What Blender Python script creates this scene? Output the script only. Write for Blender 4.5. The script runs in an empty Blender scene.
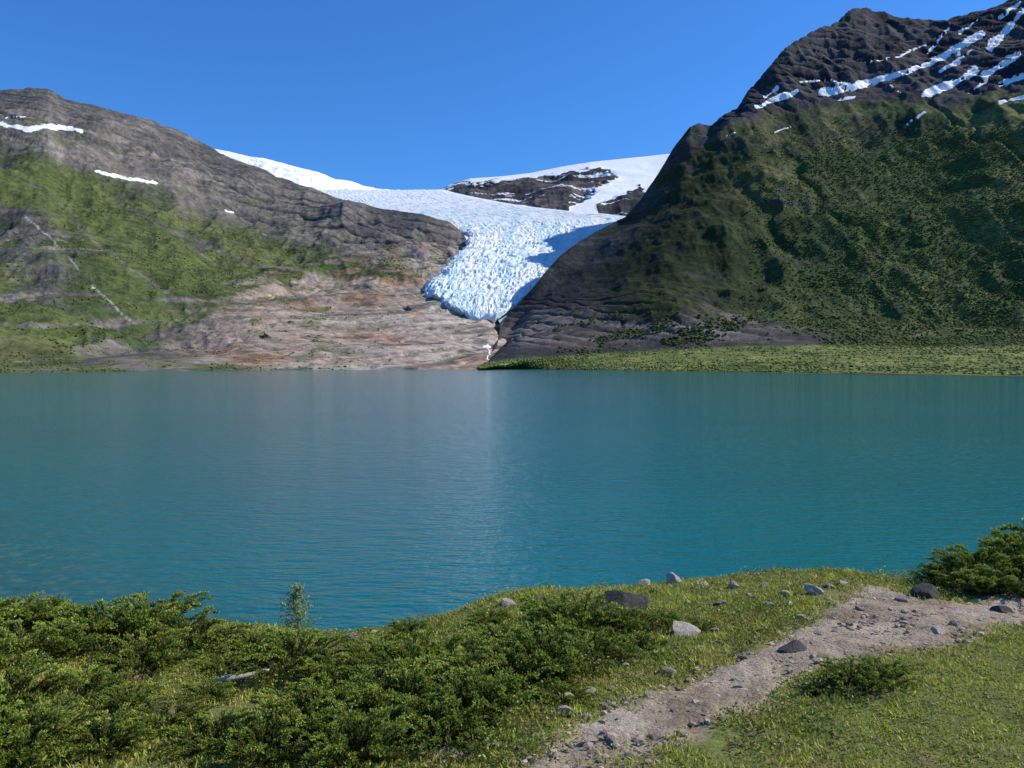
import bpy, math, numpy as np
from mathutils import Vector
rng = np.random.default_rng(7)
F=819.0; PITCH=math.atan(24/819.0); CAMZ=8.0
cp,sp=math.cos(PITCH),math.sin(PITCH)
scene=bpy.context.scene
scene.view_settings.view_transform='Standard'
scene.view_settings.look='None'
scene.view_settings.exposure=0
# ---------------------------------------------------------------- helpers
def ray(px,py):
    a=(np.asarray(px,float)-512)/F; b=(384-np.asarray(py,float))/F
    den=cp+b*sp
    return a/den, (-sp+b*cp)/den
def project(X,Y,Z):
    z=Z-CAMZ
    d=Y*cp-z*sp; v=Y*sp+z*cp
    d=np.maximum(d,1e-3)
    return 512+F*X/d, 384-F*v/d
def _h(ix,iy,iz,seed):
    n=(ix.astype(np.uint32)*np.uint32(374761393)+iy.astype(np.uint32)*np.uint32(668265263)
       +iz.astype(np.uint32)*np.uint32(2147483647)+np.uint32((seed*1274126177)&0xffffffff))
    n=(n^(n>>np.uint32(13)))*np.uint32(1274126177)
    n=n^(n>>np.uint32(16)); n=n*np.uint32(2246822519); n=n^(n>>np.uint32(15))
    return (n&np.uint32(0xffffff)).astype(np.float64)/float(0xffffff)
def vnoise(x,y,z=None,seed=0):
    x=np.asarray(x,float); y=np.asarray(y,float)
    z=np.zeros_like(x)+0.5 if z is None else np.asarray(z,float)
    xi=np.floor(x);yi=np.floor(y);zi=np.floor(z)
    fx=x-xi;fy=y-yi;fz=z-zi
    fx=fx*fx*fx*(fx*(fx*6-15)+10);fy=fy*fy*fy*(fy*(fy*6-15)+10);fz=fz*fz*fz*(fz*(fz*6-15)+10)
    xi=xi.astype(np.int64);yi=yi.astype(np.int64);zi=zi.astype(np.int64)
    def H(a,b,c): return _h(xi+a,yi+b,zi+c,seed)
    r0=(H(0,0,0)*(1-fx)+H(1,0,0)*fx)*(1-fy)+(H(0,1,0)*(1-fx)+H(1,1,0)*fx)*fy
    r1=(H(0,0,1)*(1-fx)+H(1,0,1)*fx)*(1-fy)+(H(0,1,1)*(1-fx)+H(1,1,1)*fx)*fy
    return (r0*(1-fz)+r1*fz)*2-1
def fbm(x,y,z=None,octv=5,seed=0,gain=.5):
    s=0;a=1;t=0
    x=np.asarray(x,float);y=np.asarray(y,float)
    for i in range(octv):
        s=s+a*vnoise(x,y,z,seed+i*17);t+=a;a*=gain
        x=x*2.03+11.3;y=y*2.03+5.7
        if z is not None: z=z*2.03+3.1
    return s/t
def ridged(x,y,z=None,octv=5,seed=0,gain=.5):
    s=0;a=1;t=0
    x=np.asarray(x,float);y=np.asarray(y,float)
    for i in range(octv):
        s=s+a*(1-np.abs(vnoise(x,y,z,seed+i*13))*1.6);t+=a;a*=gain
        x=x*2.07+4.3;y=y*2.07+8.7
        if z is not None: z=z*2.07+3.1
    return s/t
def sstep(a,b,x):
    t=np.clip((x-a)/(b-a),0,1); return t*t*(3-2*t)
def lerp(a,b,t): return a+(b-a)*t
def mixc(c,col,m): return c+(np.array(col)-c)*m[...,None]
def mk(name,V,Fc,mat=None,smooth=True,cols=None,fattrs=None,kind=None,link=True):
    me=bpy.data.meshes.new(name)
    V=np.asarray(V,np.float32).reshape(-1,3); Fc=np.asarray(Fc,np.int32)
    n,k=Fc.shape
    me.vertices.add(len(V)); me.vertices.foreach_set('co',V.ravel())
    me.loops.add(n*k); me.loops.foreach_set('vertex_index',Fc.ravel())
    me.polygons.add(n); me.polygons.foreach_set('loop_start',np.arange(0,n*k,k,dtype=np.int32))
    me.polygons.foreach_set('use_smooth',np.full(n,smooth,dtype=bool))
    me.update(calc_edges=True); 
    if cols is not None:
        ca=me.color_attributes.new('Col','FLOAT_COLOR','POINT')
        c4=np.ones((len(V),4),np.float32); c4[:,:3]=np.asarray(cols).reshape(-1,3)
        ca.data.foreach_set('color',c4.ravel())
    if fattrs:
        for kx,v in fattrs.items():
            at=me.attributes.new(kx,'FLOAT','POINT'); at.data.foreach_set('value',np.asarray(v,np.float32).ravel())
    if mat: me.materials.append(mat)
    if not link: return me
    ob=bpy.data.objects.new(name,me); scene.collection.objects.link(ob)
    if kind: ob['kind']=kind
    return ob
def gridfaces(nr,nc):
    i=np.arange(nr*nc).reshape(nr,nc)
    return np.stack([i[:-1,:-1],i[:-1,1:],i[1:,1:],i[1:,:-1]],-1).reshape(-1,4)
def ip(px,pts):
    p=np.array(pts,float); return np.interp(px,p[:,0],p[:,1])
def smooth1(A,n,axis):
    if n<1: return A
    k=np.hanning(2*n+3)[1:-1];k/=k.sum()
    pad=[(0,0)]*A.ndim; pad[axis]=(n,n)
    B=np.pad(A,pad,mode='reflect',reflect_type='odd')
    return np.apply_along_axis(lambda v:np.convolve(v,k,'valid'),axis,B)
def polydist(px,py,pl):
    best=np.full(np.shape(px),1e9)
    for (x0,y0),(x1,y1) in zip(pl[:-1],pl[1:]):
        dx,dy=x1-x0,y1-y0; L=dx*dx+dy*dy+1e-9
        t=np.clip(((px-x0)*dx+(py-y0)*dy)/L,0,1)
        best=np.minimum(best,np.hypot(px-x0-t*dx,py-y0-t*dy))
    return best
def inpoly(px,py,poly):
    r=np.zeros(np.shape(px),bool); n=len(poly)
    for i in range(n):
        x0,y0=poly[i];x1,y1=poly[(i+1)%n]
        c=((y0>py)!=(y1>py))
        xx=(x1-x0)*(py-y0)/((y1-y0) if y1!=y0 else 1e-9)+x0
        r^=(c&(px<xx))
    return r
def sdpoly(px,py,poly):
    d=polydist(px,py,list(poly)+[poly[0]]); return np.where(inpoly(px,py,poly),d,-d)
# ---------------------------------------------------------------- materials
def newmat(name):
    m=bpy.data.materials.new(name); m.use_nodes=True
    nt=m.node_tree; b=nt.nodes['Principled BSDF']; return m,nt,b
def N(nt,t,**k):
    n=nt.nodes.new(t)
    for a,v in k.items(): setattr(n,a,v)
    return n
def noise(nt,scale,detail=6,rough=.6,vec=None):
    n=N(nt,'ShaderNodeTexNoise'); n.inputs['Scale'].default_value=scale
    n.inputs['Detail'].default_value=detail; n.inputs['Roughness'].default_value=rough
    if vec: nt.links.new(vec,n.inputs['Vector'])
    return n.outputs['Fac']
def mrange(nt,src,a,b,c,d):
    m=N(nt,'ShaderNodeMapRange'); nt.links.new(src,m.inputs[0])
    for i,v in enumerate((a,b,c,d)): m.inputs[i+1].default_value=v
    return m.outputs[0]
def cmul(nt,col,fac):
    m=N(nt,'ShaderNodeMix',data_type='RGBA',blend_type='MULTIPLY'); m.inputs[0].default_value=1
    nt.links.new(col,m.inputs[6]); nt.links.new(fac,m.inputs[7]); return m.outputs[2]
def cmix(nt,fac,a,b):
    m=N(nt,'ShaderNodeMix',data_type='RGBA')
    if hasattr(fac,'links'): nt.links.new(fac,m.inputs[0])
    else: m.inputs[0].default_value=fac
    for i,v in ((6,a),(7,b)):
        if hasattr(v,'links'): nt.links.new(v,m.inputs[i])
        else: m.inputs[i].default_value=(*v,1)
    return m.outputs[2]
def math2(nt,op,a,b):
    m=N(nt,'ShaderNodeMath',operation=op)
    for i,v in enumerate((a,b)):
        if hasattr(v,'links'): nt.links.new(v,m.inputs[i])
        else: m.inputs[i].default_value=v
    return m.outputs[0]
def bump(nt,b,h,strength,dist):
    n=N(nt,'ShaderNodeBump'); n.inputs['Strength'].default_value=strength; n.inputs['Distance'].default_value=dist
    nt.links.new(h,n.inputs['Height']); nt.links.new(n.outputs[0],b.inputs['Normal'])
def terrain_mat(name,fine=.12,snow=True):
    m,nt,b=newmat(name)
    g=N(nt,'ShaderNodeNewGeometry').outputs['Position']
    at=N(nt,'ShaderNodeAttribute',attribute_name='Col')
    n1=noise(nt,fine,8,.7,g)
    n2=noise(nt,fine*.25,6,.6,g)
    f=mrange(nt,n1,.3,.7,.5,1.5); f2=mrange(nt,n2,.3,.7,.75,1.25)
    c=cmul(nt,cmul(nt,at.outputs['Color'],f),f2)
    if snow:
        s=N(nt,'ShaderNodeAttribute',attribute_name='snow')
        e=math2(nt,'ADD',s.outputs['Fac'],math2(nt,'MULTIPLY',math2(nt,'SUBTRACT',n1,.5),.9))
        k=mrange(nt,e,.48,.55,0,1)
        c=cmix(nt,k,c,(.93,.93,.93))
    nt.links.new(c,b.inputs['Base Color'])
    b.inputs['Roughness'].default_value=.9; b.inputs['Specular IOR Level'].default_value=.1
    bump(nt,b,n1,.7,4.0)
    return m
def attr_mat(name,rough=.7,spec=.3,fine=None,trans=0):
    m,nt,b=newmat(name)
    at=N(nt,'ShaderNodeAttribute',attribute_name='Col'); c=at.outputs['Color']
    nt.links.new(c,b.inputs['Base Color'])
    b.inputs['Roughness'].default_value=rough; b.inputs['Specular IOR Level'].default_value=spec
    if trans:
        t=N(nt,'ShaderNodeBsdfTranslucent'); nt.links.new(c,t.inputs[0])
        mx=N(nt,'ShaderNodeMixShader'); mx.inputs[0].default_value=trans
        nt.links.new(b.outputs[0],mx.inputs[1]); nt.links.new(t.outputs[0],mx.inputs[2])
        nt.links.new(mx.outputs[0],nt.nodes['Material Output'].inputs['Surface'])
    return m
M_ter=terrain_mat('mountain_rock')
M_tree=attr_mat('distant_foliage',.9,.05)
M_leaf=attr_mat('foliage',.5,.2,trans=.30)
# ---------------------------------------------------------------- layered terrain
def build(pxs,curves,rows,sm=6):
    PY=[];YY=[]
    for k in range(len(curves)-1):
        t=np.linspace(0,1,rows[k],endpoint=(k==len(curves)-2))[:,None]
        PY.append(lerp(curves[k][0][None],curves[k+1][0][None],t)); YY.append(lerp(curves[k][1][None],curves[k+1][1][None],t))
    PY=np.concatenate(PY);YY=np.concatenate(YY)
    PY=smooth1(PY,sm,0);YY=smooth1(smooth1(YY,sm,0),sm,1)
    PX=np.broadcast_to(pxs[None],PY.shape)
    u,s=ray(PX,PY)
    return PX,PY,u*YY,YY,CAMZ+s*YY
def shoreY(py,z=-.8):
    _,s=ray(np.full_like(py,512.),py); return (z-CAMZ)/s
def addback(X,Y,Z,col,snow,dy=500,dz=260):
    k=4
    for i in range(1,k+1):
        X=np.vstack([X,X[-1:]]);Y=np.vstack([Y,Y[-1:]+dy/k]);Z=np.vstack([Z,Z[-1:]-dz/k])
        col=np.concatenate([col,col[-1:]]);snow=np.vstack([snow,snow[-1:]])
    return X,Y,Z,col,snow
def snowline(pxn,pyn,items,mod=1.0,pk=1.0):
    snow=np.zeros(pxn.shape)
    for pl,w in items:
        dd=polydist(pxn,pyn,pl); snow=np.maximum(snow,np.clip(pk-(pk-.5)*dd/(w*mod),0,2))
    return snow
# ===== LEFT MOUNTAIN
px=np.arange(-330,524,1.0)
T=ip(px,[(-330,40),(-200,70),(-60,95),(0,91),(30,87),(48,89),(66,100),(90,104),(130,116),(170,128),(200,143),(230,159),(260,170),(300,186),(340,199),(380,206),(420,214),(450,223),(464,234),(472,258),(485,295),(500,324),(523,352)])
c0=ip(px,[(-330,381),(0,375),(60,374),(150,372.5),(300,371),(523,370)])
foot=c0-ip(px,[(-330,10),(0,8),(200,14),(480,14),(523,6)])
def fr(a): return lerp(foot,T,a)
YR=ip(px,[(-330,1300),(0,1500),(100,1600),(200,1750),(300,1750),(400,1680),(464,1640),(485,1250),(500,1110),(523,900)])
Yf=ip(px,[(-330,540),(0,590),(200,690),(480,790),(523,740)])
curves=[(c0,shoreY(c0)),(foot,Yf),(fr(.3),lerp(Yf,YR,.33)),(fr(.6),lerp(Yf,YR,.62)),(fr(.8),lerp(Yf,YR,.84)),(T,YR)]
PX,PY,X,Y,Z=build(px,curves,[14,90,90,70,70],5)
top=np.broadcast_to(T,PY.shape)
h01=np.clip((370-PY)/(370-np.minimum(top,360)),0,1)
fade=sstep(0,.12,h01)*(1-.75*sstep(.88,1,h01))
fade*=sstep(525,470,PX)*.8+.2
g=ridged(X/230,Y/420,Z/260,6,3)
upper=sstep(60,20,PY-top-10)
d=(g-.45)*46+fbm(X/60,Y/60,Z/60,5,9)*6+(ridged(X/70+Y/160,Y/150,Z/90,5,19)-.45)*9
bend=fbm(X/150,Y/150,None,4,4)
tilt=Z/15-X/120
strat=(tilt+bend*2.6); saw=(strat%1.0)
slab=sstep(180,260,PX)*sstep(270,295,PY+fbm(X/80,Y/80,None,3,8)*15)
sa=sstep(-.5,.2,fbm(X/90,Y/90,Z/30,3,6))
d=d*(1-.75*slab)+slab*(sstep(.0,.30,saw)-.5)*8*sa
upper=upper*(1-slab)
saw2=((Z/24+X/110+fbm(X/170,Y/170,None,3,14)*.9)%1.)
d=d+upper*(sstep(0,.25,saw2)-.5)*14
Z=Z+d*fade
pxn,pyn=project(X,Y,Z)
w1=fbm(X/70,Y/70,Z/70,5,21); w2=fbm(X/18,Y/18,Z/18,4,22); w3=fbm(X/200,Y/200,Z/200,4,23)
st=fbm(X/190,Y/260,Z/9-X/75+bend*3,4,24); st2=fbm(X/90,Y/90,Z/3.6-X/32+bend*6,3,25)
ln=1-np.abs(vnoise(X/140,Y/260,Z/7-X/55+bend*4,26))*3
rock=np.zeros(PX.shape+(3,))+np.array([.180,.157,.134])
rock=mixc(rock,(.072,.069,.066),sstep(-.15,.25,w1*.6+.5*st)*.8)
rock=mixc(rock,(.29,.25,.21),sstep(.1,.4,st+.2*w2)*.6)
rock=mixc(rock,(.055,.053,.052),sstep(.3,-.2,g-.25)*.5)  # gully shade painted into the rock colour to strengthen the relief
rock=mixc(rock,(.052,.053,.055),upper*sstep(.35,.0,saw2)*.75)
rock=mixc(rock,(.085,.082,.08),sstep(34,12,pyn-top)*.55*sstep(-.3,.2,w1+.1))
pink=sstep(150,260,pxn)*sstep(250,288,pyn+w1*26+sstep(330,450,pxn)*22)
slabc=np.zeros_like(rock)+np.array([.36,.275,.210])
slabc=mixc(slabc,(.42,.355,.29),sstep(0,.3,w3+.3*st))
slabc=mixc(slabc,(.34,.16,.095),sstep(.1,.36,w1+.2*w3)*.65)
slabc=mixc(slabc,(.12,.105,.09),sstep(.1,.30,st)*.75)
slabc=mixc(slabc,(.15,.13,.105),sstep(.15,.35,st2)*.5)
slabc=mixc(slabc,(.06,.052,.045),sstep(.55,.85,ln)*.8*sstep(-.3,.1,w2))
slabc=mixc(slabc,(.07,.062,.055),sstep(.2,.05,saw)*.6*sa)
rock=rock+(slabc-rock)*pink[...,None]
yU=ip(pxn,[(-330,110),(0,140),(60,160),(130,186),(200,216),(260,232),(330,252),(352,262)])
yL=ip(pxn,[(-330,390),(0,385),(40,376),(70,358),(110,340),(150,334),(200,322),(212,300),(260,285),(330,272),(352,268)])
veg=sstep(-16,16,pyn-yU+w1*30+w2*10)*sstep(-10,10,yL-pyn+w1*28+w2*12)
veg*=1-.85*sstep(.18,.36,w1*.6+st*.55)
cl=np.exp(-(((pxn-20)/26)**2+((pyn-245)/22)**2))+np.exp(-(((pxn-50)/20)**2+((pyn-272)/14)**2))
veg*=1-np.clip(cl*1.1*sstep(-.35,.1,w2+w1),0,1)
veg=np.maximum(veg,.6*sstep(.12,.34,w2+w3*.4)*sstep(420,300,pxn)*sstep(15,45,pyn-top))
veg=np.maximum(veg,.8*sstep(.15,.3,w1*.8+w2*.6)*pink*.6*sstep(420,320,pxn))
veg=np.maximum(veg,sstep(363,367,pyn)*sstep(.0,.2,w1+.1)*sstep(330,200,pxn))
green=np.zeros_like(rock)+np.array([.088,.112,.036])
green=mixc(green,(.135,.142,.055),sstep(-.05,.35,w3+w2*.3)); green=mixc(green,(.048,.072,.024),sstep(.05,.35,w1+.2*w2)*.75)
for pl,ww in [([(200,205),(150,195),(100,182)],1.5),([(120,200),(175,235),(215,262)],1.2),([(60,205),(95,240),(140,275),(175,300)],1.3),([(180,232),(250,262),(300,270)],1.6),([(0,205),(30,222)],1.2),([(10,280),(60,305),(110,330)],1.2)]:
    veg=veg*(1-.7*sstep(ww*1.8,ww*.5,polydist(pxn+w2*5,pyn+w1*6,pl)))
col=rock+(green-rock)*np.clip(veg,0,1)[...,None]
for pl in [[(24,216),(38,228),(50,236),(58,246)],[(93,286),(104,296),(113,304),(124,316),(136,324)],[(68,256),(80,270)]]:
    col=mixc(col,(.40,.40,.38),sstep(1.1,.3,polydist(pxn+w2*3,pyn,pl))*.6)
snow=snowline(pxn+w2*4,pyn+w2*2.5,[([(-60,118),(0,123),(25,129),(50,126),(80,130)],2.2),([(98,171),(112,176),(130,178),(158,184)],1.7),([(482,346),(490,347)],1.1),([(487,344),(489,352),(486,362)],.6),
  ([(5,118),(25,116)],.7),([(226,211),(235,213)],.6)],1+.7*fbm(X/14,Y/14,Z/14,2,29))
Lgrid=(X,Y,Z,veg,pxn,pyn)
Xb,Yb,Zb,cb,sb=addback(X,Y,Z,col,snow)
ob=mk('mountain_slope',np.stack([Xb,Yb,Zb],-1),gridfaces(*Xb.shape),M_ter,True,cb,{'snow':sb},'structure')
ob['label']='green and pink-brown rocky mountainside above the lake'; ob['category']='mountain'
# ===== RIGHT MOUNTAIN
px=np.arange(480,1400,1.0)
T=ip(px,[(480,368),(487,362),(494,345),(500,322),(515,307),(530,291),(545,273),(560,257),(580,242),(600,229),(625,216),(640,200),(655,178),(668,158),(680,140),(690,127),(700,124),(711,127),(725,118),(737,110),(748,92),(762,76),(775,60),(790,44),(812,32),(838,24),(850,13),(866,10),(880,14),(905,21),(930,24),(958,19),(980,12),(1002,2),(1040,-12),(1120,-40),(1250,-60),(1400,-50)])
c0=ip(px,[(480,370),(520,370),(600,371.2),(700,373.3),(860,376.5),(1024,380),(1400,392)])
c1=ip(px,[(480,369),(500,366),(520,362),(560,356),(640,350),(760,346),(1024,347),(1400,352)])
c2=ip(px,[(480,368.5),(500,352),(520,343),(560,332),(620,322),(700,316),(800,314),(900,322),(1024,326),(1400,330)])
B=ip(px,[(480,368.4),(500,335),(520,318),(560,283),(600,254),(640,220),(680,172),(720,132),(760,112),(800,104),(850,98),(890,98),(940,104),(985,98),(1024,88),(1200,60),(1400,50)])
B=smooth1(B,14,0); B=np.maximum(B,T+1)
mid=smooth1(lerp(c2,B,.5),40,0); mid=np.minimum(mid,c2-.2); mid=np.maximum(mid,B+.2)
Y0=shoreY(c0)
Y1=ip(px,[(480,640),(520,700),(600,760),(800,720),(1024,640),(1400,560)])
Y2=ip(px,[(480,660),(500,800),(600,840),(800,850),(1024,760),(1400,650)])
Y3=ip(px,[(480,680),(500,950),(600,1020),(700,1090),(800,1110),(1024,1000),(1400,850)])
Y4=ip(px,[(480,690),(500,1030),(560,1110),(620,1200),(700,1340),(760,1420),(860,1450),(1024,1330),(1400,1150)])
Y5=ip(px,[(480,700),(500,1075),(540,1120),(600,1270),(650,1370),(700,1430),(760,1560),(870,1850),(1024,1800),(1400,1600)])
Y3=smooth1(Y3,12,0);Y4=smooth1(Y4,25,0)
c2=np.minimum(c2,c1-.5)
PX,PY,X,Y,Z=build(px,[(c0,Y0),(c1,Y1),(c2,Y2),(mid,Y3),(B,Y4),(T,Y5)],[20,30,80,90,90],7)
tt=np.linspace(0,1,PY.shape[0])[:,None]+0*PX
fade=sstep(8,60,Z)*(1-.6*sstep(.94,1,tt))*(.3*sstep(486,520,PX)+.7*sstep(560,740,PX))
g=ridged(X/260,Y/420,Z/300,6,33); g2=ridged(X/90,Y/140,Z/120,5,35)
peak=sstep(6,-14,PY-np.broadcast_to(B,PY.shape))*sstep(690,760,PX)
d=(g-.45)*38+((g2-.45)*13+fbm(X/30,Y/30,Z/30,4,39)*2.5)*(1-.5*peak)
# fall-line gullies
d=d-sstep(.62,.95,1-np.abs(vnoise(X/75+fbm(X/60,Y/60,None,3,53)*.8,Y/600,None,54))*2)*9*(1-peak)*sstep(30,90,Z)*sstep(700,780,PX)
strat=(Z/24+X/70+fbm(X/150,Y/150,None,3,44)*.7)%1
d=d+peak*(sstep(0,.25,strat)-.5)*13+peak*(ridged(X/50,Y/300,Z/400,3,77)-.4)*17
lowr=sstep(14,30,Z)*sstep(110,60,Z)*sstep(490,530,PX)*sstep(860,720,PX)
saw=((Z/9+X/60+fbm(X/80,Y/80,None,3,48)*2)%1.)
Z=Z+d*fade+lowr*(sstep(0,.35,saw)-.5)*4.
Z=Z+ (fbm(X/40,Y/40,None,4,50)*1.2+.5)*sstep(0,.04,tt)*sstep(.2,.1,tt)
pxn,pyn=project(X,Y,Z)
w1=fbm(X/70,Y/70,Z/70,5,61); w2=fbm(X/18,Y/18,Z/18,4,62); w3=fbm(X/200,Y/200,Z/200,4,63); w4=fbm(X/6,Y/6,Z/6,3,68)
st=fbm(X/120,Y/120,Z/7+X/40,4,64)
rock=np.zeros(PX.shape+(3,))+np.array([.042,.041,.041])
rock=mixc(rock,(.020,.021,.023),sstep(-.15,.3,w1)*.8); rock=mixc(rock,(.085,.077,.070),sstep(.15,.4,st)*.5)
lowc=np.zeros_like(rock)+np.array([.22,.18,.15]); lowc=mixc(lowc,(.05,.045,.042),sstep(-.05,.25,st)*.85); lowc=mixc(lowc,(.30,.26,.22),sstep(.1,.3,w2)*.6)
rock=rock+(lowc-rock)*(lowr*.9*sstep(300,326,pyn+w1*14))[...,None]
pk=np.zeros_like(rock)+np.array([.056,.055,.057]); pk=mixc(pk,(.025,.026,.030),sstep(-.1,.3,w1+st*.5)); pk=mixc(pk,(.10,.095,.090),sstep(.2,.5,w2+st*.5)*.5)
pkm=sstep(4,-10,pyn-ip(pxn,[(640,190),(700,150),(737,125),(800,112),(850,104),(890,104),(940,112),(985,105),(1024,95),(1400,60)])+w1*18)*sstep(640,720,pxn)
diag=pxn-(575+(345-pyn)*.42)
veg=sstep(-25,35,diag+w1*60+w2*20)*(1-pkm)
veg*=sstep(8,-8,pyn-ip(pxn,[(480,330),(600,316),(700,318),(780,322),(850,335),(900,345),(1400,350)])+w1*14+w2*8)
veg*=1-.8*sstep(.24,.38,w1*.7+st*.5)*sstep(1000,700,pxn)
upb=np.exp(-(((pxn-830)/75)**2+((pyn-132)/20)**2)); veg*=1-np.clip(upb*.9*sstep(-.2,.2,w2+w1),0,1)
veg=np.maximum(veg,.7*sstep(.05,.3,w2+w1*.5)*(1-pkm)*sstep(530,620,pxn)*(1-.5*lowr))
delta=sstep(3,-1,ip(pxn,[(480,367),(520,362),(560,358),(640,352),(760,347),(1400,349)])-pyn+w1*4)
green=np.zeros_like(rock)+np.array([.060,.086,.026]); green=mixc(green,(.135,.142,.046),sstep(0,.35,w3+w2*.3+.4*sstep(200,120,pyn))); green=mixc(green,(.042,.064,.020),sstep(0,.35,w1+.3*w2)*.7)
green=green*(1+.4*w4[...,None])
shade=lerp(.38,1.,sstep(660,860,pxn+w1*60))  # flank shade painted into the greens, darker towards the glacier side
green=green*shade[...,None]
col=rock+(pk-rock)*pkm[...,None]
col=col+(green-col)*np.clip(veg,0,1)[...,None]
dg=np.zeros_like(rock)+np.array([.150,.180,.048]); dg=mixc(dg,(.21,.215,.07),sstep(0,.3,w2)); dg=mixc(dg,(.09,.12,.035),sstep(.1,.3,w1))
col=col+(dg-col)*delta[...,None]
col=mixc(col,(.05,.065,.03),sstep(.7,.4,Z))
gn=fbm(X/30,Y/80,Z/30,4,69)
mod=np.clip(.85+1.0*gn,.25,2)
snow=snowline(pxn+w2*2,pyn+w1*2+w2*1.0,[([(757,107),(775,99),(796,91)],3.4),([(764,97),(778,87)],1.6),([(822,91),(850,88),(880,79),(905,72),(930,62),(958,48),(982,34)],3.8),([(838,99),(855,97)],1.8),
             ([(800,82),(830,80),(850,84)],.8),([(922,96),(950,83),(975,71)],5.),([(984,76),(1003,64),(1018,57)],4.8),([(990,48),(1008,28),(1030,5)],3.8),([(1000,18),(1020,2)],2.4),([(1000,103),(1040,93)],2.4),([(908,125),(924,113)],2.4),
             ([(1040,60),(1090,30),(1150,20)],7),([(928,54),(948,28)],1.2),([(870,62),(900,56),(925,46)],1.),([(960,34),(978,20)],1.2),([(1000,84),(1030,74)],2.4),([(725,136),(735,132)],.8),([(775,132),(790,127)],.8),([(940,70),(960,62)],2.),([(968,92),(985,82)],1.4),([(890,84),(900,92)],1.2),([(958,60),(972,50)],1.6)],mod,1.15)
Rgrid=(X,Y,Z,veg*(1-pkm),delta,pxn,pyn)
Xb,Yb,Zb,cb,sb=addback(X,Y,Z,col,snow)
ob=mk('mountain',np.stack([Xb,Yb,Zb],-1),gridfaces(*Xb.shape),M_ter,True,cb,{'snow':sb},'structure')
ob['label']='dark steep mountain with snow streaks and wooded lower slope'; ob['category']='mountain'
# ===== SNOW PLATEAU
px=np.arange(120,760,1.0)
T=ip(px,[(120,138),(190,145),(213,149),(230,152),(250,157),(262,158),(290,165),(320,173),(335,179),(350,181),(365,186),(380,189),(410,190.5),(440,190),(449,185),(458,182),(470,178.5),(500,176.5),(530,173),(560,167),(590,162),(620,159),(650,156),(668,154),(700,150),(760,148)])
b0=T*0+245; YB=T*0+2500; YT=ip(px,[(120,2900),(300,3000),(440,3400),(500,3350),(660,3450),(760,3400)])
PX,PY,X,Y,Z=build(px,[(b0,YB),(lerp(b0,T,.6),lerp(YB,YT,.5)),(T,YT)],[50,120],5)
top=np.broadcast_to(T,PY.shape); e=sstep(0,12,PY-top)
rk=[(446,191),(455,183),(464,181),(474,183),(490,182),(505,179.5),(530,178),(548,176),(560,174),(580,170),(600,169),(613,172),(618,178),(604,186),(592,193),(580,201),(566,211),(540,212),(515,209),(485,204),(455,198)]
rk2=[(596,204),(622,196),(640,186),(650,196),(640,220),(600,218)]
w1=fbm(X/130,Y/130,Z/50,5,81); w2=fbm(X/30,Y/30,Z/20,4,82)
sd=np.maximum(sdpoly(PX+w2*6,PY+w2*4+w1*3,rk),sdpoly(PX,PY+w2*4,rk2))
snow=np.clip(.45-.25*sd,-.2,1)+np.where(sd>1,sstep(.05,.3,fbm(X/160,Y/160,Z/14,4,83))*.75,0)
snow=np.where(sd<-3,1.9,snow)
relief=(ridged(X/150,Y/300,Z/120,5,85)-.45)*34*sstep(-2,3,sd)
crw=(ridged(X/45,Y/30,None,5,87,.6)-.5)*17*sstep(470,400,PX)
Z=Z+(relief+crw+fbm(X/90,Y/60,None,5,86)*6)*(.25+.75*e)
col=np.zeros(PX.shape+(3,))+np.array([.070,.064,.062]); col=mixc(col,(.14,.115,.10),sstep(0,.4,w1+w2*.5)); col=mixc(col,(.035,.035,.04),sstep(0,.3,-w1+w2*.4)*.7)
Xb,Yb,Zb,cb,sb=addback(X,Y,Z,col,snow,600,100)
ob=mk('snowy_plateau',np.stack([Xb,Yb,Zb],-1),gridfaces(*Xb.shape),M_ter,True,cb,{'snow':sb},'structure')
ob['label']='snow-covered plateau with dark bare rock outcrop'; ob['category']='hill'
# ===== GLACIER
rowsd=[(323.5,486,490,1070),(321,472,498,1075),(312,453,512,1100),(303,439,525,1130),(296,427,536,1160),(290,420,548,1185),(283,427,560,1220),(270,440,580,1300),(258,452,605,1390),(248,462,630,1480),(238,466,655,1580),(230,455,670,1690),(222,425,670,1800),(217,400,640,1880),(214,385,600,1930),(210,355,560,2000),(206,335,525,2080),(202,320,500,2160),(198,310,480,2230),(194,305,460,2320),(190,300,445,2420)]
rd=np.array(rowsd); nR=360;nC=460
pyr=np.linspace(323.5,190,nR)
L=np.interp(-pyr,-rd[:,0],rd[:,1]);R=np.interp(-pyr,-rd[:,0],rd[:,2]);YY=np.interp(-pyr,-rd[:,0],rd[:,3])
YY=smooth1(YY,8,0); L=smooth1(L,3,0); R=smooth1(R,8,0)
L=L+fbm(pyr/5,pyr*0+3,None,4,98)*9*sstep(323,316,pyr)
c=np.linspace(0,1,nC)
PX=L[:,None]+(R-L)[:,None]*c[None]; PY=np.broadcast_to(pyr[:,None],PX.shape)
edge=np.minimum(c,1-c)[None]*(R-L)[:,None]
edge=np.minimum(edge,(323.5-PY)*1.2+.0)
YY=YY[:,None]-18*sstep(0,12,edge)+ 12*(1-sstep(0,3,edge))
PYm=PY+0
PYm[:40]+= (fbm(PX[:40]/5,PX[:40]*0,None,4,94)*5)*np.linspace(1,0,40)[:,None]
u,sl=ray(PX,PYm); X=u*YY; Y=YY; Z=CAMZ+sl*YY
warp=fbm(X/80,Y/120,None,4,91)
flow=X+ (Y-1100)*-.12
cr=ridged(flow/40+warp*1.0,Y/10+warp*3.0+(flow/60)**2*.25,None,4,92,.6)
cr2=ridged(flow/6+2*warp,Y/14,None,3,95,.6)
bulge=fbm(X/120,Y/90,None,3,96)
steep=.45+.55*sstep(205,240,PY)
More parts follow.
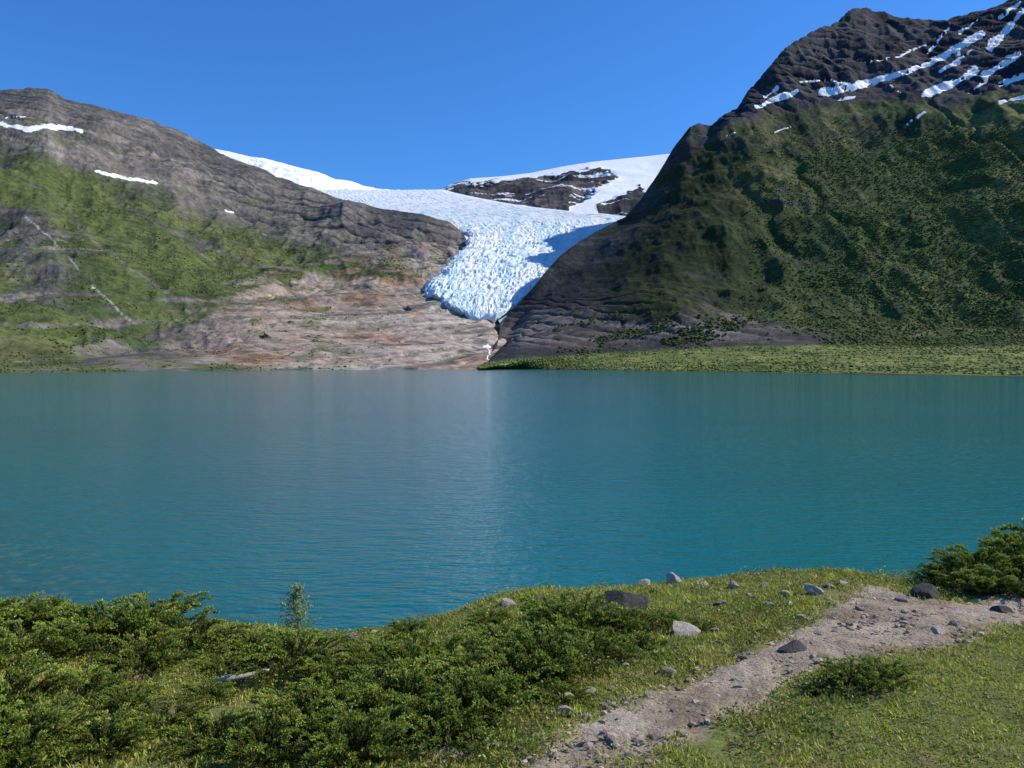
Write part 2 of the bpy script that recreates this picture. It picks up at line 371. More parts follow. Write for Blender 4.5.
Z=Z+((cr-.5)*9+(cr2-.5)*4+bulge*8)*steep*sstep(0,5,edge)
low=sstep(.42,.18,cr*.65+cr2*.35)
w3=fbm(flow/26,Y/260,None,4,97)
col=np.zeros(PX.shape+(3,))+np.array([.88,.92,.92])
col=mixc(col,(.56,.76,.80),sstep(-.2,.3,w3)*.7*sstep(198,228,PY))
col=mixc(col,(.13,.42,.53),low*.85*sstep(190,210,PY))
col=mixc(col,(.42,.44,.43),sstep(.2,.42,fbm(flow/8,Y/200,None,4,99))*.5*sstep(235,268,PY))
m,nt,b=newmat('glacier_ice'); at=N(nt,'ShaderNodeAttribute',attribute_name='Col')
gp=N(nt,'ShaderNodeNewGeometry').outputs['Position']; n1=noise(nt,.25,6,.65,gp)
nt.links.new(cmul(nt,at.outputs['Color'],mrange(nt,n1,.3,.7,.82,1.06)),b.inputs['Base Color']); b.inputs['Roughness'].default_value=.6; bump(nt,b,n1,.5,3)
ob=mk('glacier',np.stack([X,Y,Z],-1),gridfaces(nR,nC),m,True,col,None,'structure')
ob['label']='pale blue crevassed glacier tongue flowing between bare rock slopes'; ob['category']='glacier'
# ===== DISTANT WOODS
phi=(1+5**.5)/2
ico=np.array([(-1,phi,0),(1,phi,0),(-1,-phi,0),(1,-phi,0),(0,-1,phi),(0,1,phi),(0,-1,-phi),(0,1,-phi),(phi,0,-1),(phi,0,1),(-phi,0,-1),(-phi,0,1)],float)/1.902
icf=np.array([(0,11,5),(0,5,1),(0,1,7),(0,7,10),(0,10,11),(1,5,9),(5,11,4),(11,10,2),(10,7,6),(7,1,8),(3,9,4),(3,4,2),(3,2,6),(3,6,8),(3,8,9),(4,9,5),(2,4,11),(6,2,10),(8,6,7),(9,8,1)])
def woods(name,X,Y,Z,mask,n,rmin,rmax,label,base,seed,sink=.1,hz=.8):
    r=np.random.default_rng(seed)
    W=np.clip((mask*Y).ravel(),0,None); p=W/W.sum()
    i=r.choice(len(p),n,p=p)
    P=np.stack([X.ravel()[i],Y.ravel()[i],Z.ravel()[i]],1)+r.normal(0,1.0,(n,3))*np.array([1.,1.,.2])
    R=r.uniform(rmin,rmax,n)*(.6+.8*r.random(n))
    rot=r.uniform(0,6.28,n)
    v=np.repeat(ico[None],n,0)*(1+r.uniform(-.3,.3,(n,12,1)))
    x=v[...,0]*np.cos(rot)[:,None]-v[...,1]*np.sin(rot)[:,None]; y=v[...,0]*np.sin(rot)[:,None]+v[...,1]*np.cos(rot)[:,None]
    v=np.stack([x*R[:,None],y*R[:,None],(v[...,2]*hz+sink)*R[:,None]],-1)+P[:,None]
    f=(icf[None]+12*np.arange(n)[:,None,None]).reshape(-1,3)
    br=fbm(P[:,0]/60,P[:,1]/60,None,3,seed)
    cc=np.array(base)*(1+.4*br[:,None]+r.normal(0,.12,(n,1)))+np.array([.022,.014,0])*r.random((n,1))
    cc=np.clip(np.repeat(cc[:,None],12,1),.008,1)
    ob=mk(name,v,f,M_tree,True,cc,None,'stuff'); ob['label']=label; ob['category']='trees'
X,Y,Z,veg,delta,pxn,pyn=Rgrid
m=veg*(1-delta)*sstep(110,150,pyn)*sstep(720,840,pxn)*(.6+sstep(-.25,.15,fbm(X/50,Y/50,Z/60,4,101)+.2*sstep(780,900,pxn)))
woods('hillside_woodland',X,Y,Z,m,65000,.6,1.5,'dense dark green birch woodland covering the steep slope',(.080,.106,.032),5,.0,.75)
m=delta*(Z>.4)*(.25+sstep(-.3,.2,fbm(X/40,Y/40,None,4,103)))
woods('shoreline_scrub',X,Y,Z,m*500/Y,16000,.4,1.0,'bright green willow scrub along the flat lakeshore',(.150,.182,.052),6,.1,.7)
m=sstep(300,345,pyn)*(Z>4)*(1-veg)*(1-delta)*sstep(520,700,pxn)*sstep(.0,.2,fbm(X/40,Y/40,None,4,104))
woods('foothill_scrub',X,Y,Z,m+1e-9,2000,.8,1.7,'scattered dark scrub among boulders at the mountain foot',(.055,.08,.022),8)
X,Y,Z,veg,pxn,pyn=Lgrid
m=veg*sstep(170,230,pyn)*sstep(-.1,.25,fbm(X/60,Y/60,Z/60,4,105)+.25*sstep(280,350,pyn))
woods('slope_scrub',X,Y,Z,m,14000,.5,1.2,'patchy green scrub clinging to the rocky mountainside',(.080,.106,.032),7,.0,.75)
# ---------------------------------------------------------------- WATER
m,nt,b=newmat('lake_water')
gp=N(nt,'ShaderNodeNewGeometry').outputs['Position']
mp=N(nt,'ShaderNodeMapping'); mp.inputs['Scale'].default_value=(.45,1.0,1); mp.inputs['Rotation'].default_value=(0,0,.10); nt.links.new(gp,mp.inputs['Vector'])
mp2=N(nt,'ShaderNodeMapping'); mp2.inputs['Scale'].default_value=(.45,1.0,1); mp2.inputs['Rotation'].default_value=(0,0,-.22); nt.links.new(gp,mp2.inputs['Vector'])
a=noise(nt,2.8,3,.55,mp.outputs[0]); c=noise(nt,1.0,3,.5,mp2.outputs[0]); big=noise(nt,.02,3,.5,mp.outputs[0])
h=math2(nt,'ADD',math2(nt,'MULTIPLY',a,.15),math2(nt,'MULTIPLY',c,.22))
bump(nt,b,h,.95,.72)
cc=cmix(nt,mrange(nt,big,.35,.65,0,1),(.001,.125,.132),(.003,.148,.150))
sep=N(nt,'ShaderNodeSeparateXYZ'); nt.links.new(gp,sep.inputs[0])
sh=mrange(nt,math2(nt,'ADD',sep.outputs['Y'],math2(nt,'MULTIPLY',sep.outputs['X'],.9)),6,20,1,0)
vo=N(nt,'ShaderNodeTexVoronoi'); vo.inputs['Scale'].default_value=1.6; nt.links.new(gp,vo.inputs['Vector'])
shc=cmix(nt,mrange(nt,vo.outputs['Distance'],.15,.5,0,1),(.17,.17,.12),(.02,.07,.065))
cc=cmix(nt,math2(nt,'MULTIPLY',sh,.85),cc,shc)
nt.links.new(cc,b.inputs['Base Color']); b.inputs['Roughness'].default_value=.10; b.inputs['IOR'].default_value=1.33
ob=mk('lake_water',[(-5000,-40,0),(5000,-40,0),(5000,4500,0),(-5000,4500,0)],[(0,1,2,3)],m,False,None,None,'structure')
ob['label']='turquoise rippled lake'; ob['category']='lake'
# ---------------------------------------------------------------- FOREGROUND GROUND
def crestz(X):
    pxs=[-600,-200,0,60,130,200,270,320,380,450,520,590,650,720,800,860,900,940,1024,1300]
    pys=[620,618,616,616,616,621,628,626,616,605,598,590,582,577,575,573,572,570,568,565]
    u,s=ray(np.array(pxs,float),np.array(pys,float))
    return np.interp(X,u*9,CAMZ+s*9)
def crestYv(X): return 9.0+.25*np.sin(X*.9)+.2*np.sin(X*2.1+1)
def gz(X,Y,fine=True):
    X=np.asarray(X,float);Y=np.asarray(Y,float)
    zc=crestz(X); yc=crestYv(X)
    z4=5.98+.02*np.clip(X,-6,6)
    sl=(z4-zc)/5.0
    a=zc+sl*(yc-Y)
    a=np.where(Y<3.5,zc+sl*(yc-3.5)+(3.5-Y)*.05,a)
    dY=np.maximum(Y-yc,0)
    a=a-.62*dY
    a=a+.10*fbm(X/1.3,Y/1.3,None,3,201)
    if fine: a=a+.04*fbm(X/.3,Y/.3,None,4,202)
    return np.maximum(a,-2.0)
def ghit(px,py):
    for k in range(12):
        u,s=ray(px,py+k*2)
        Ys=np.linspace(1.5,10.5,1500); z=gz(Ys*u,Ys)
        w=np.where(z>=CAMZ+s*Ys)[0]
        if len(w): y=Ys[w[0]]; return float(u*y),float(y),float(z[w[0]])
    return None
pathpx=[(480,800),(502,768),(545,738),(598,711),(655,692),(714,670),(766,648),(792,630),(822,612),(846,597),(862,586),(886,586),(925,600),(960,603),(1024,596),(1120,594),(1300,598),(1300,622),(1120,620),(1024,630),(940,649),(870,664),(800,688),(740,710),(690,735),(616,772),(560,800)]
pathW=[]
for p in pathpx:
    q=ghit(*p)
    if q: pathW.append((q[0],q[1]))
def pathd(X,Y):
    return sdpoly(X,Y,pathW)+.22*fbm(X/.35,Y/.35,None,5,210)-.03
def soilf(X,Y):
    rt=sstep(-.4,.2,X-(Y-3.2)*1.2)
    return fbm(X/.9,Y/.9,None,5,225)-1.0*rt
xs=np.arange(-13,15.01,.045); ys=np.concatenate([np.arange(-14,1.5,.5),np.arange(1.5,12,.04),np.arange(12,30,.3)])
GX,GY=np.meshgrid(xs,ys); GZ=gz(GX,GY)
pd=pathd(GX,GY); GZ=GZ-.03*sstep(-.1,.15,pd)
w1=fbm(GX/.8,GY/.8,None,5,220); w2=fbm(GX/.12,GY/.12,None,3,221)
soil=sstep(.24,.38,soilf(GX,GY))
col=np.zeros(GX.shape+(3,))+np.array([.15,.17,.045])
col=mixc(col,(.22,.17,.085),sstep(.1,.5,w1+.3*w2)); col=mixc(col,(.05,.07,.02),sstep(.1,.5,w2)*.6)
col=mixc(col,(.32,.245,.165),np.maximum(sstep(-.12,.0,pd+w2*.06),soil*.9))
m,nt,b=newmat('turf_soil'); at=N(nt,'ShaderNodeAttribute',attribute_name='Col'); gp=N(nt,'ShaderNodeNewGeometry').outputs['Position']
n1=noise(nt,30,6,.7,gp); nt.links.new(cmul(nt,at.outputs['Color'],mrange(nt,n1,.3,.7,.5,1.5)),b.inputs['Base Color']); b.inputs['Roughness'].default_value=.95; b.inputs['Specular IOR Level'].default_value=.1; bump(nt,b,n1,.6,.03)
ob=mk('ground',np.stack([GX,GY,GZ],-1),gridfaces(*GX.shape),m,True,col,None,'structure'); ob['label']='grassy lakeside bank'; ob['category']='ground'
PWx=np.array(pathW); xs=np.arange(PWx[:,0].min()-.3,min(PWx[:,0].max(),9)+.3,.02); ys=np.arange(PWx[:,1].min()-.3,PWx[:,1].max()+.3,.02)
QX,QY=np.meshgrid(xs,ys); qd=pathd(QX,QY)
QZ=gz(QX,QY)+np.clip((qd-.02)*.35,-.08,.015)+.026*fbm(QX/.09,QY/.09,None,4,230)-.03*sstep(.1,.4,fbm(QX/.5,QY/.5,None,2,233))
f=gridfaces(*QX.shape); keep=(qd.ravel()[f].min(1)>-.12); f=f[keep]
used=np.unique(f); rem=np.zeros(QX.size,int); rem[used]=np.arange(len(used)); f=rem[f]
V=np.stack([QX,QY,QZ],-1).reshape(-1,3)[used]
w=fbm(V[:,0]/.5,V[:,1]/.5,None,4,231); wf=fbm(V[:,0]/.08,V[:,1]/.08,None,3,232)
col=np.zeros((len(V),3))+np.array([.40,.315,.225]); col=mixc(col,(.26,.195,.13),sstep(0,.4,w+.4*wf)); col=mixc(col,(.49,.405,.305),sstep(.1,.5,-w+.3*wf))
m,nt,b=newmat('gravel_dirt'); at=N(nt,'ShaderNodeAttribute',attribute_name='Col'); gp=N(nt,'ShaderNodeNewGeometry').outputs['Position']
n1=noise(nt,45,6,.8,gp); vo=N(nt,'ShaderNodeTexVoronoi'); vo.inputs['Scale'].default_value=38; nt.links.new(gp,vo.inputs['Vector'])
c=cmul(nt,at.outputs['Color'],mrange(nt,n1,.3,.7,.55,1.45)); nt.links.new(c,b.inputs['Base Color']); b.inputs['Roughness'].default_value=.95; b.inputs['Specular IOR Level'].default_value=.15
bump(nt,b,math2(nt,'ADD',n1,math2(nt,'MULTIPLY',vo.outputs['Distance'],-.6)),.8,.03)
ob=mk('path',V,f,m,True,col,None,'structure'); ob['label']='worn dirt and gravel footpath'; ob['category']='path'
# ---------------------------------------------------------------- leaf quads
def quads(P,D,Ln,Wd,seed):
    r=np.random.default_rng(seed); n=len(P)
    D=D/np.linalg.norm(D,axis=1,keepdims=True)
    S=np.cross(D,r.normal(size=(n,3))); S/=np.linalg.norm(S,axis=1,keepdims=True)+1e-9
    Ln=np.asarray(Ln)[:,None];Wd=np.asarray(Wd)[:,None]
    v=np.stack([P,P+D*Ln*.45+S*Wd,P+D*Ln,P+D*Ln*.45-S*Wd],1)
    return v.reshape(-1,3),np.arange(4*n).reshape(n,4)
# GRASS
n=330000
r=np.random.default_rng(31)
yy=2.4+ (10.6-2.4)*r.random(n)**.95; xx=(r.random(n)*2-1)*(yy*.70+.4)
pd=pathd(xx,yy); dens=fbm(xx/.6,yy/.6,None,4,240); so=soilf(xx,yy)
right=sstep(.0,1.0,xx-(yy-3.2)*1.2)
keep=(pd<.03+.09*r.normal(size=n))&((dens>-.40+.6*r.random(n)*0.8)|(right>.3))&(so<.30+.12*r.random(n))
xx,yy,dens,right=xx[keep],yy[keep],dens[keep],right[keep]; n=len(xx); zz=gz(xx,yy)-.008
tall=fbm(xx/1.1,yy/1.1,None,3,241); tuft=fbm(xx/.12,yy/.12,None,3,243)
ln=(.025+.035*r.random(n))*(1+.7*tall*(1-right)+.8*tuft)*(1-.4*right); ln=np.clip(ln,.012,.10)
D=np.stack([r.normal(0,.8,n)-.1,r.normal(0,.8,n),np.ones(n)],1)
V,f=quads(np.stack([xx,yy,zz],1),D,ln,.0028+.002*r.random(n)+.0004*yy*.5,3)
base=np.array([.36,.38,.06])[None]*(1+.28*r.normal(size=(n,1))+.6*tuft[:,None])
dry=(r.random(n)<(.12+.2*sstep(.0,.4,tall)+.06*right))[:,None]
base=np.where(dry,np.array([.48,.37,.17])*(.7+.5*r.random((n,1))),base)
base=np.where((dens>.25)[:,None]&~dry,base*np.array([.65,.8,.65]),base); base=np.clip(base,.01,.75)
ob=mk('grass',V,f,M_leaf,False,np.repeat(base,4,0),None,'stuff'); ob['label']='short green and straw-coloured grass on the bank'; ob['category']='grass'
# HEATH ground cover
n=170000; r=np.random.default_rng(33)
yy=2.6+ (10.4-2.6)*r.random(n)**.9; xx=(r.random(n)*2-1)*(yy*.70+.4)
hn=fbm(xx/.7,yy/.7,None,5,245); pd=pathd(xx,yy); so=soilf(xx,yy)
keep=(hn>.0)&(pd<-.08)&((xx-(yy-3.2)*1.2)<.3)&(so<.30); xx,yy,hn=xx[keep],yy[keep],hn[keep]; n=len(xx)
hz=sstep(.0,.2,hn)*(.08+.14*fbm(xx/.15,yy/.15,None,3,246))
zz=gz(xx,yy)+hz*r.random(n)**.4
D=np.stack([r.normal(0,.8,n),r.normal(0,.8,n),r.uniform(.1,1.,n)],1)
V,f=quads(np.stack([xx,yy,zz],1),D,r.uniform(.014,.028,n),r.uniform(.004,.008,n),12)
hue=fbm(xx/.4,yy/.4,None,3,247)[:,None]+r.normal(0,.22,(n,1))
cc=np.where(hue>.30,np.array([.30,.18,.08]),np.where(hue>-.1,np.array([.17,.24,.045]),np.array([.36,.39,.075])))*(.4+1.0*r.random((n,1)))
ob=mk('heath_plants',V,f,M_leaf,False,np.repeat(cc,4,0),None,'stuff'); ob['label']='low leafy green and brown heath plants covering the bank'; ob['category']='plants'
# JUNIPER
def juniper_mesh(seed,R=.75,Hh=.3,nb=95):
    r=np.random.default_rng(seed); Ps=[];Ds=[];Ls=[];Ws=[];Cs=[]; SV=[];SF=[]
    for b_ in range(nb):
        az=r.uniform(0,6.283); L=R*r.uniform(.35,1.1); el=r.uniform(.1,.8)
        st=np.array([math.cos(az),math.sin(az)])*R*r.uniform(0,.45)
        t=np.linspace(0,1,16)[:,None]
        rad=L*t*math.cos(el*.7); h=Hh*(.2+.95*el/.8)*(np.sin(t*1.9)*1.0+.1*t**3)+.02
        bend=r.normal(0,.3)
        ang=az+bend*t
        C=np.hstack([st[0]+rad*np.cos(ang),st[1]+rad*np.sin(ang),h])
        T_=np.gradient(C,axis=0)
        sd=np.cross(T_,[0,0,1.]); sd/=np.linalg.norm(sd,axis=1,keepdims=True)+1e-9
        k=sum(len(a) for a in SV)
        wv=.004*(1.2-t)
        SV.append(np.vstack([C+sd*wv,C-sd*wv])); SF+= [(k+i,k+i+1,k+16+i+1,k+16+i) for i in range(15)]
        bh=r.random(); hi=.35+.65*el/.8
        for i in range(4,16):
            for q in range(5):
                tn=T_[i]/(np.linalg.norm(T_[i])+1e-9)
                sside=sd[i]*(1 if q%2 else -1)
                p=C[i]+r.normal(0,.006,3)
                d=tn*.9+sside*r.uniform(.1,.9)+r.normal(0,.15,3)+np.array([0,0,r.uniform(0,.6)]); d/=np.linalg.norm(d)
                sl=r.uniform(.045,.085)*(1.2-.6*i/15)
                m_=8; tt=np.linspace(.1,1,m_)[:,None]
                Ps.append(p+d*sl*tt); dn=d*1.3+r.normal(0,.45,(m_,3)); Ds.append(dn)
                Ls.append(r.uniform(.018,.030,m_)); Ws.append(r.uniform(.005,.0075,m_))
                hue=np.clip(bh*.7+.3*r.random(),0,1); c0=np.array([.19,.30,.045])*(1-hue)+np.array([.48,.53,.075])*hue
                c=c0*(.15+1.1*tt)*(.12+1.0*i/15)*hi  # inner shade painted into the leaves: darker at spray bases, inner stems, low branches
                if r.random()<.03: c=np.array([.34,.20,.08])*(.5+.5*tt)
                Cs.append(c)
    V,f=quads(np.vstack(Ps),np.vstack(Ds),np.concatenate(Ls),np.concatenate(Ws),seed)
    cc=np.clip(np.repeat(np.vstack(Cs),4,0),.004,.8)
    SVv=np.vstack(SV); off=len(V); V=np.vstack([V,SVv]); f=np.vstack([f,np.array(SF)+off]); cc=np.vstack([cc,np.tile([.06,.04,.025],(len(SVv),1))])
    return mk('juniper_bush',V,f,M_leaf,False,cc,link=False)
jm=[juniper_mesh(300+i,R=.60,Hh=.30+.03*i,nb=64) for i in range(4)]
bl=[(10,634,.7),(60,632,.5),(105,648,.7),(150,634,.8),(188,648,.75),(140,672,.5),(30,668,.65),(250,656,.45),(80,706,.5),(5,712,.6),(205,702,.34),(290,672,.6),(338,680,.5),
    (318,732,.55),(365,744,.45),(400,722,.6),(385,697,.55),(430,706,.65),(470,724,.5),(425,678,.5),(465,686,.65),(505,696,.65),(540,680,.58),(500,660,.5),(545,652,.5),(580,644,.6),(592,664,.5),(455,748,.32),(215,748,.4),(100,752,.45),
    (490,624,.28),(548,618,.34),(640,652,.38),(562,630,.45),(850,688,.28),(882,682,.26),(825,694,.18),(700,630,.22),(660,626,.24),(626,634,.36),(594,630,.38),(606,622,.28),(-60,648,.9),(-80,700,.8),(330,706,.4),(-10,760,.5),(410,638,.3),
    (30,748,.42),(165,724,.38),(265,758,.42),(350,766,.42),(430,742,.34),(560,700,.3),(370,664,.38),(20,766,.36),(125,712,.3),(225,672,.34),(440,660,.34)]
k=0
for (bx,by,sc) in bl:
    q=ghit(bx,by)
    if q is None: continue
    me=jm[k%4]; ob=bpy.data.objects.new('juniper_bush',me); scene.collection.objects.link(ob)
    ob.location=(q[0],q[1],q[2]-.03); ob.rotation_euler=(0,0,rng.uniform(0,6.28)); s_=sc*rng.uniform(.9,1.1); ob.scale=(s_,s_,s_*rng.uniform(.85,1.25))
    ob['label']='low spreading green juniper bush on the grassy bank'; ob['category']='bush'; ob['group']='juniper bushes on the lakeside bank'
    k+=1
for (bx,by,sc,zz_) in [(960,586,.5,1.0),(985,586,.6,1.2),(1010,586,.65,1.35),(975,595,.42,1.0),(1000,597,.45,1.1),(940,585,.34,1.0),(1040,583,.8,1.4),(1030,597,.5,1.1),(1035,578,.7,1.4),(1110,585,1.0,1.4)]:
    q=ghit(bx,by)
    if q is None: continue
    ob=bpy.data.objects.new('juniper_bush',jm[k%4]); scene.collection.objects.link(ob); k+=1
    ob.location=(q[0],q[1]+.1,q[2]-.02); ob.rotation_euler=(0,0,rng.uniform(0,6.28)); ob.scale=(sc,sc,sc*zz_)
    ob['label']='rounded dense juniper mound beside the dirt path'; ob['category']='bush'; ob['group']='juniper bushes on the lakeside bank'
# ---------------------------------------------------------------- ROCKS
import bmesh
def rock_mesh(seed,name,sub=4):
    r=np.random.default_rng(seed); bm=bmesh.new(); bmesh.ops.create_icosphere(bm,subdivisions=sub,radius=1)
    V=np.array([v.co[:] for v in bm.verts]); Fc=np.array([[v.index for v in f.verts] for f in bm.faces]); bm.free()
    for _ in range(14):
        nrm=r.normal(size=3); nrm/=np.linalg.norm(nrm); dd=r.uniform(.5,.82)
        pr=V@nrm; ex=np.maximum(pr-dd,0); V=V-ex[:,None]*nrm*.95
    V=V*(1+.12*fbm(V[:,0]*2,V[:,1]*2,V[:,2]*2,4,seed))[:,None]
    V=V*np.array([1,r.uniform(.65,.85),r.uniform(.45,.65)])
    V/= (V[:,0].max()-V[:,0].min())
    return V,Fc
def rock_mat(name,c1,c2,c3):
    m,nt,b=newmat(name); g=N(nt,'ShaderNodeTexCoord').outputs['Object']
    n1=noise(nt,5,8,.7,g); n2=noise(nt,22,4,.6,g)
    c=cmix(nt,mrange(nt,n1,.35,.65,0,1),c1,c2); c=cmix(nt,mrange(nt,n2,.58,.68,0,.8),c,c3)
    nt.links.new(c,b.inputs['Base Color']); b.inputs['Roughness'].default_value=.9; bump(nt,b,math2(nt,'ADD',n1,math2(nt,'MULTIPLY',n2,.4)),.7,.06); return m
RM={'l':rock_mat('pale_granite',(.38,.31,.24),(.52,.45,.36),(.2,.17,.13)),'g':rock_mat('grey_stone',(.22,.185,.15),(.33,.285,.23),(.10,.09,.07)),'d':rock_mat('dark_stone',(.030,.027,.024),(.07,.06,.05),(.10,.10,.045))}
rocks={}
for t in 'lgd':
    for i in range(3):
        V,Fc=rock_mesh(400+i*7+ord(t),'rock'); rocks[t,i]=mk('rock',V,Fc,RM[t],True,link=False)
        rocks[t,i].set_sharp_from_angle(angle=math.radians(25))
rl=[(445,762,34,'l'),(497,748,16,'g'),(568,716,24,'l'),(570,700,16,'l'),(550,706,10,'g'),(670,677,28,'g'),(690,682,12,'g'),(795,655,34,'d'),(818,636,14,'g'),(685,636,30,'l'),(716,632,14,'g'),(490,640,22,'g'),(508,606,18,'l'),(675,584,24,'l'),(645,584,16,'l'),(703,586,16,'l'),(815,594,24,'l'),(788,596,14,'l'),(932,600,34,'d'),(905,604,18,'g'),(1005,614,24,'d'),(985,606,14,'g'),(955,627,14,'g'),(940,634,16,'l'),(870,640,10,'l'),(735,588,14,'l'),(765,588,12,'g'),(770,607,14,'g'),(722,604,14,'g'),(396,662,14,'l'),(440,652,16,'g'),(640,745,12,'l'),(612,744,14,'g'),(590,742,14,'l'),(628,702,12,'g'),(555,757,12,'l'),(845,586,12,'l'),(830,588,14,'g'),(862,612,12,'g'),(905,624,10,'l'),(655,594,14,'d'),(590,694,14,'l'),(650,696,12,'l'),(745,660,14,'g'),(800,620,14,'l'),(530,640,12,'l'),(755,643,14,'l'),(1015,604,12,'l'),
 (700,706,9,'g'),(725,695,8,'l'),(760,678,10,'g'),(790,672,8,'l'),(835,640,9,'d'),(850,625,11,'g'),(885,645,9,'l'),(915,638,8,'g'),(980,622,9,'l'),(600,725,10,'d'),(570,748,9,'g'),(660,715,9,'d'),(680,700,10,'l'),
 (350,640,20,'g'),(372,634,12,'l'),(640,612,12,'g'),(688,604,10,'l'),(742,618,10,'g'),(700,650,12,'l'),(655,655,10,'g'),(625,668,12,'l'),(605,708,14,'g'),(535,738,14,'l'),(520,750,10,'g'),(470,762,12,'g'),(790,606,10,'l'),(750,596,9,'l'),(612,690,10,'g'),(720,644,9,'g')]
k=0
tone={'l':'pale granite','g':'grey','d':'dark'}
for (bx,by,w,t) in rl:
    q=ghit(bx,by)
    if q is None: continue
    ob=bpy.data.objects.new('rock',rocks[t,k%3]); scene.collection.objects.link(ob); k+=1
    s_=w/F*q[1]*1.0; ob.scale=(s_,s_*rng.uniform(.8,1.2),s_*rng.uniform(.7,1.2)); ob.location=(q[0],q[1]+s_*.2,q[2]+s_*.06); ob.rotation_euler=(rng.uniform(-.25,.25),rng.uniform(-.25,.25),rng.uniform(0,6.28))
    ob['label']=tone[t]+' rock lying on the bank beside the footpath'; ob['category']='rock'; ob['group']='rocks scattered along the bank'
q=ghit(614,616); V,Fc=rock_mesh(781,'boulder',5)
me=mk('boulder',V,Fc,RM['d'],True,link=False); me.set_sharp_from_angle(angle=math.radians(25))
ob=bpy.data.objects.new('boulder',me); scene.collection.objects.link(ob); s_=72/F*q[1]
ob.scale=(s_*1.05,s_,s_*1.0); ob.location=(q[0],q[1]+.12,q[2]+.03); ob.rotation_euler=(0,-.42,.4); ob['label']='dark mossy boulder on the crest of the bank'; ob['category']='boulder'
n=6000; r=np.random.default_rng(51)
xx=r.uniform(-1,8,n*3); yy=r.uniform(2.6,9,n*3); pd=pathd(xx,yy); kk=np.where(pd>-.14+.1*r.random(n*3))[0][:n]; xx,yy=xx[kk],yy[kk]; n=len(xx)
R=.005+.024*r.random(n)**5; rot=r.uniform(0,6.28,n)
v=np.repeat(ico[None],n,0)*(1+r.uniform(-.3,.3,(n,12,1))); x=v[...,0]*np.cos(rot)[:,None]-v[...,1]*np.sin(rot)[:,None]; y=v[...,0]*np.sin(rot)[:,None]+v[...,1]*np.cos(rot)[:,None]
v=np.stack([x*1.2*R[:,None],y*R[:,None],v[...,2]*.6*R[:,None]],-1)+np.stack([xx,yy,gz(xx,yy)+.006],1)[:,None]
cc=np.array([.38,.305,.23])*(.4+1.0*r.random((n,1)))
ob=mk('gravel',v,(icf[None]+12*np.arange(n)[:,None,None]).reshape(-1,3),attr_mat('gravel_stone',.9,.2),False,np.repeat(cc,12,0),None,'stuff'); ob['label']='loose gravel and pebbles on the dirt path'; ob['category']='gravel'
# ---------------------------------------------------------------- driftwood
def tube(pts,rad,k=10,seed=0):
    pts=np.array(pts,float); n=len(pts); V=[]
    T_=np.gradient(pts,axis=0); T_/=np.linalg.norm(T_,axis=1,keepdims=True)
    r=np.random.default_rng(seed)
    for i in range(n):
        a=np.cross(T_[i],[0.1,.2,1]); a/=np.linalg.norm(a); b_=np.cross(T_[i],a)
        th=np.linspace(0,2*np.pi,k,endpoint=False); V.append(pts[i]+rad[i]*(1+r.uniform(-.12,.12,(k,1)))*(np.cos(th)[:,None]*a+np.sin(th)[:,None]*b_))
    V=np.vstack(V); f=[]
    for i in range(n-1):
        for j in range(k): f.append((i*k+j,i*k+(j+1)%k,(i+1)*k+(j+1)%k,(i+1)*k+j))
    V=np.vstack([V,pts[0],pts[-1]]); a0=n*k;a1=a0+1
    t3=[]
    for j in range(k): t3.append((a0,(j+1)%k,j)); t3.append((a1,(n-1)*k+j,(n-1)*k+(j+1)%k))
    return V,f,t3
def tubeobj(name,V,q4,t3,mat):
    me=bpy.data.meshes.new(name); me.from_pydata([tuple(v) for v in V],[],[tuple(map(int,g)) for g in q4+t3]); me.materials.append(mat)
    for p in me.polygons: p.use_smooth=True
    ob=bpy.data.objects.new(name,me); scene.collection.objects.link(ob); return ob
q1=ghit(216,690);q2=ghit(270,683)
pts=np.linspace((q1[0],q1[1],q1[2]+.07),(q2[0],q2[1],q2[2]+.10),8)+np.array([[0,0,.004*math.sin(i*1.3)] for i in range(8)])
wm=rock_mat('weathered_wood',(.40,.35,.29),(.52,.47,.40),(.24,.21,.17))
ob=tubeobj('driftwood',*tube(pts,[.012,.02,.022,.021,.02,.018,.017,.012],10,3),wm); ob['label']='pale weathered log lying in the grass'; ob['category']='log'
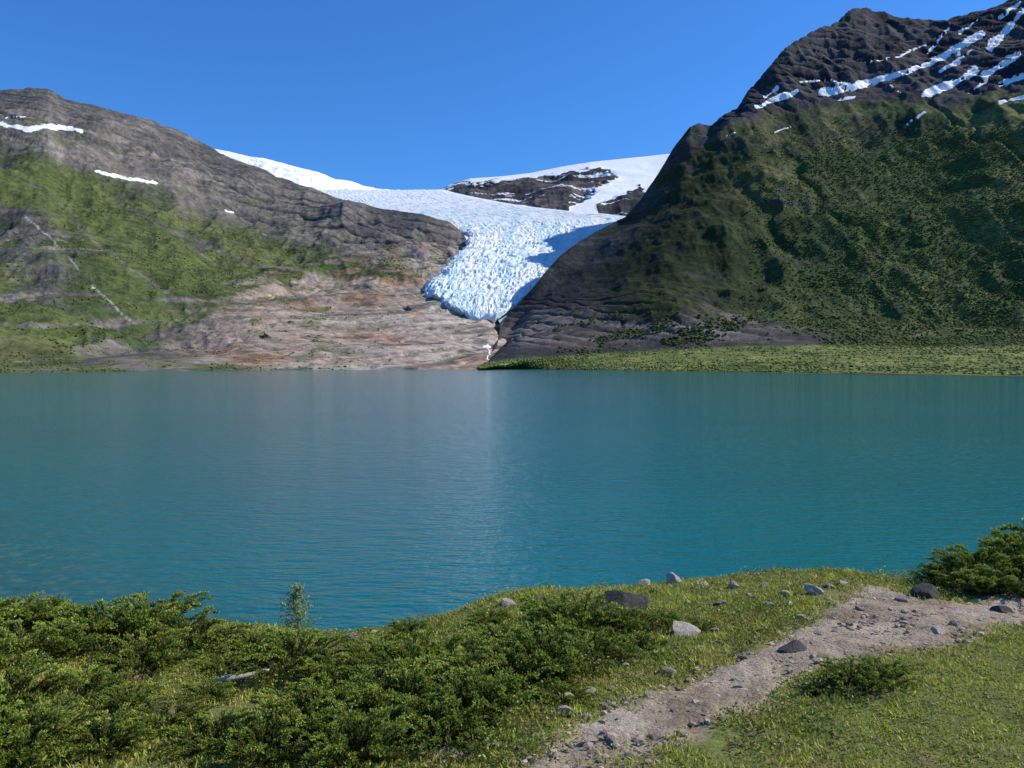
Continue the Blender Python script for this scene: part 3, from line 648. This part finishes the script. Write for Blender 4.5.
# ---------------------------------------------------------------- sapling
q=ghit(298,636)
root=bpy.data.objects.new('birch_sapling',None); scene.collection.objects.link(root); root.location=q; root.empty_display_size=.1; root.scale=(1.15,1.15,1.0)
root['label']='small green sapling standing at the water edge of the bank'; root['category']='tree'
bark=rock_mat('sapling_bark',(.10,.08,.06),(.16,.13,.10),(.05,.04,.03))
tr=tubeobj('trunk',*tube([(0,0,-.05),(.005,0,.15),(.0,.01,.32),(.01,0,.50)],[.010,.008,.006,.002],8),bark); tr.parent=root
r=np.random.default_rng(9); Ps=[];Ds=[]
for i in range(70):
    h=.02+.49*i/70; L=.16*(1-(h-.02)/.5)**.7+.02; az=r.uniform(0,6.28); d=np.array([math.cos(az),math.sin(az),.75]); m_=26
    t=r.random((m_,1)); Ps.append(np.array([0,0,h])+d*L*t*r.uniform(.6,1.2)+r.normal(0,.012,(m_,3))); Ds.append(d+r.normal(0,.6,(m_,3)))
P=np.vstack(Ps); n=len(P); V,f=quads(P,np.vstack(Ds),r.uniform(.016,.026,n),r.uniform(.006,.010,n),4)
cc=np.array([.28,.37,.17])*(.6+.7*r.random((n,1)))
cr=mk('crown',V,f,M_leaf,False,np.repeat(cc,4,0)); cr.parent=root
# ---------------------------------------------------------------- light, world, camera
EL=math.radians(38.5); AZ=math.radians(79)
sd=Vector((math.sin(AZ)*math.cos(EL),math.cos(AZ)*math.cos(EL),math.sin(EL)))
l=bpy.data.lights.new('sun','SUN'); l.energy=5.0; l.angle=math.radians(.5); l.color=(1,.95,.84)
lo=bpy.data.objects.new('sun',l); scene.collection.objects.link(lo); lo.rotation_euler=sd.to_track_quat('Z','Y').to_euler()
w=bpy.data.worlds.new('World'); scene.world=w; w.use_nodes=True; nt=w.node_tree
bg=nt.nodes['Background']; sk=nt.nodes.new('ShaderNodeTexSky'); sk.sky_type='NISHITA'; sk.sun_disc=False; sk.sun_elevation=EL; sk.sun_rotation=AZ
sk.air_density=1.0; sk.dust_density=.3; sk.ozone_density=2.0; sk.altitude=200
mx=nt.nodes.new('ShaderNodeMix'); mx.data_type='RGBA'; mx.blend_type='MULTIPLY'; mx.inputs[0].default_value=1; mx.inputs[7].default_value=(.35,.87,1.55,1)
nt.links.new(sk.outputs[0],mx.inputs[6]); nt.links.new(mx.outputs[2],bg.inputs[0]); bg.inputs[1].default_value=.11
cam=bpy.data.cameras.new('camera'); co=bpy.data.objects.new('camera',cam); scene.collection.objects.link(co)
cam.sensor_width=36; cam.lens=F/1024*36; cam.clip_end=20000; cam.clip_start=.05
co.location=(0,0,CAMZ); co.rotation_euler=(math.pi/2-PITCH,0,0); scene.camera=co
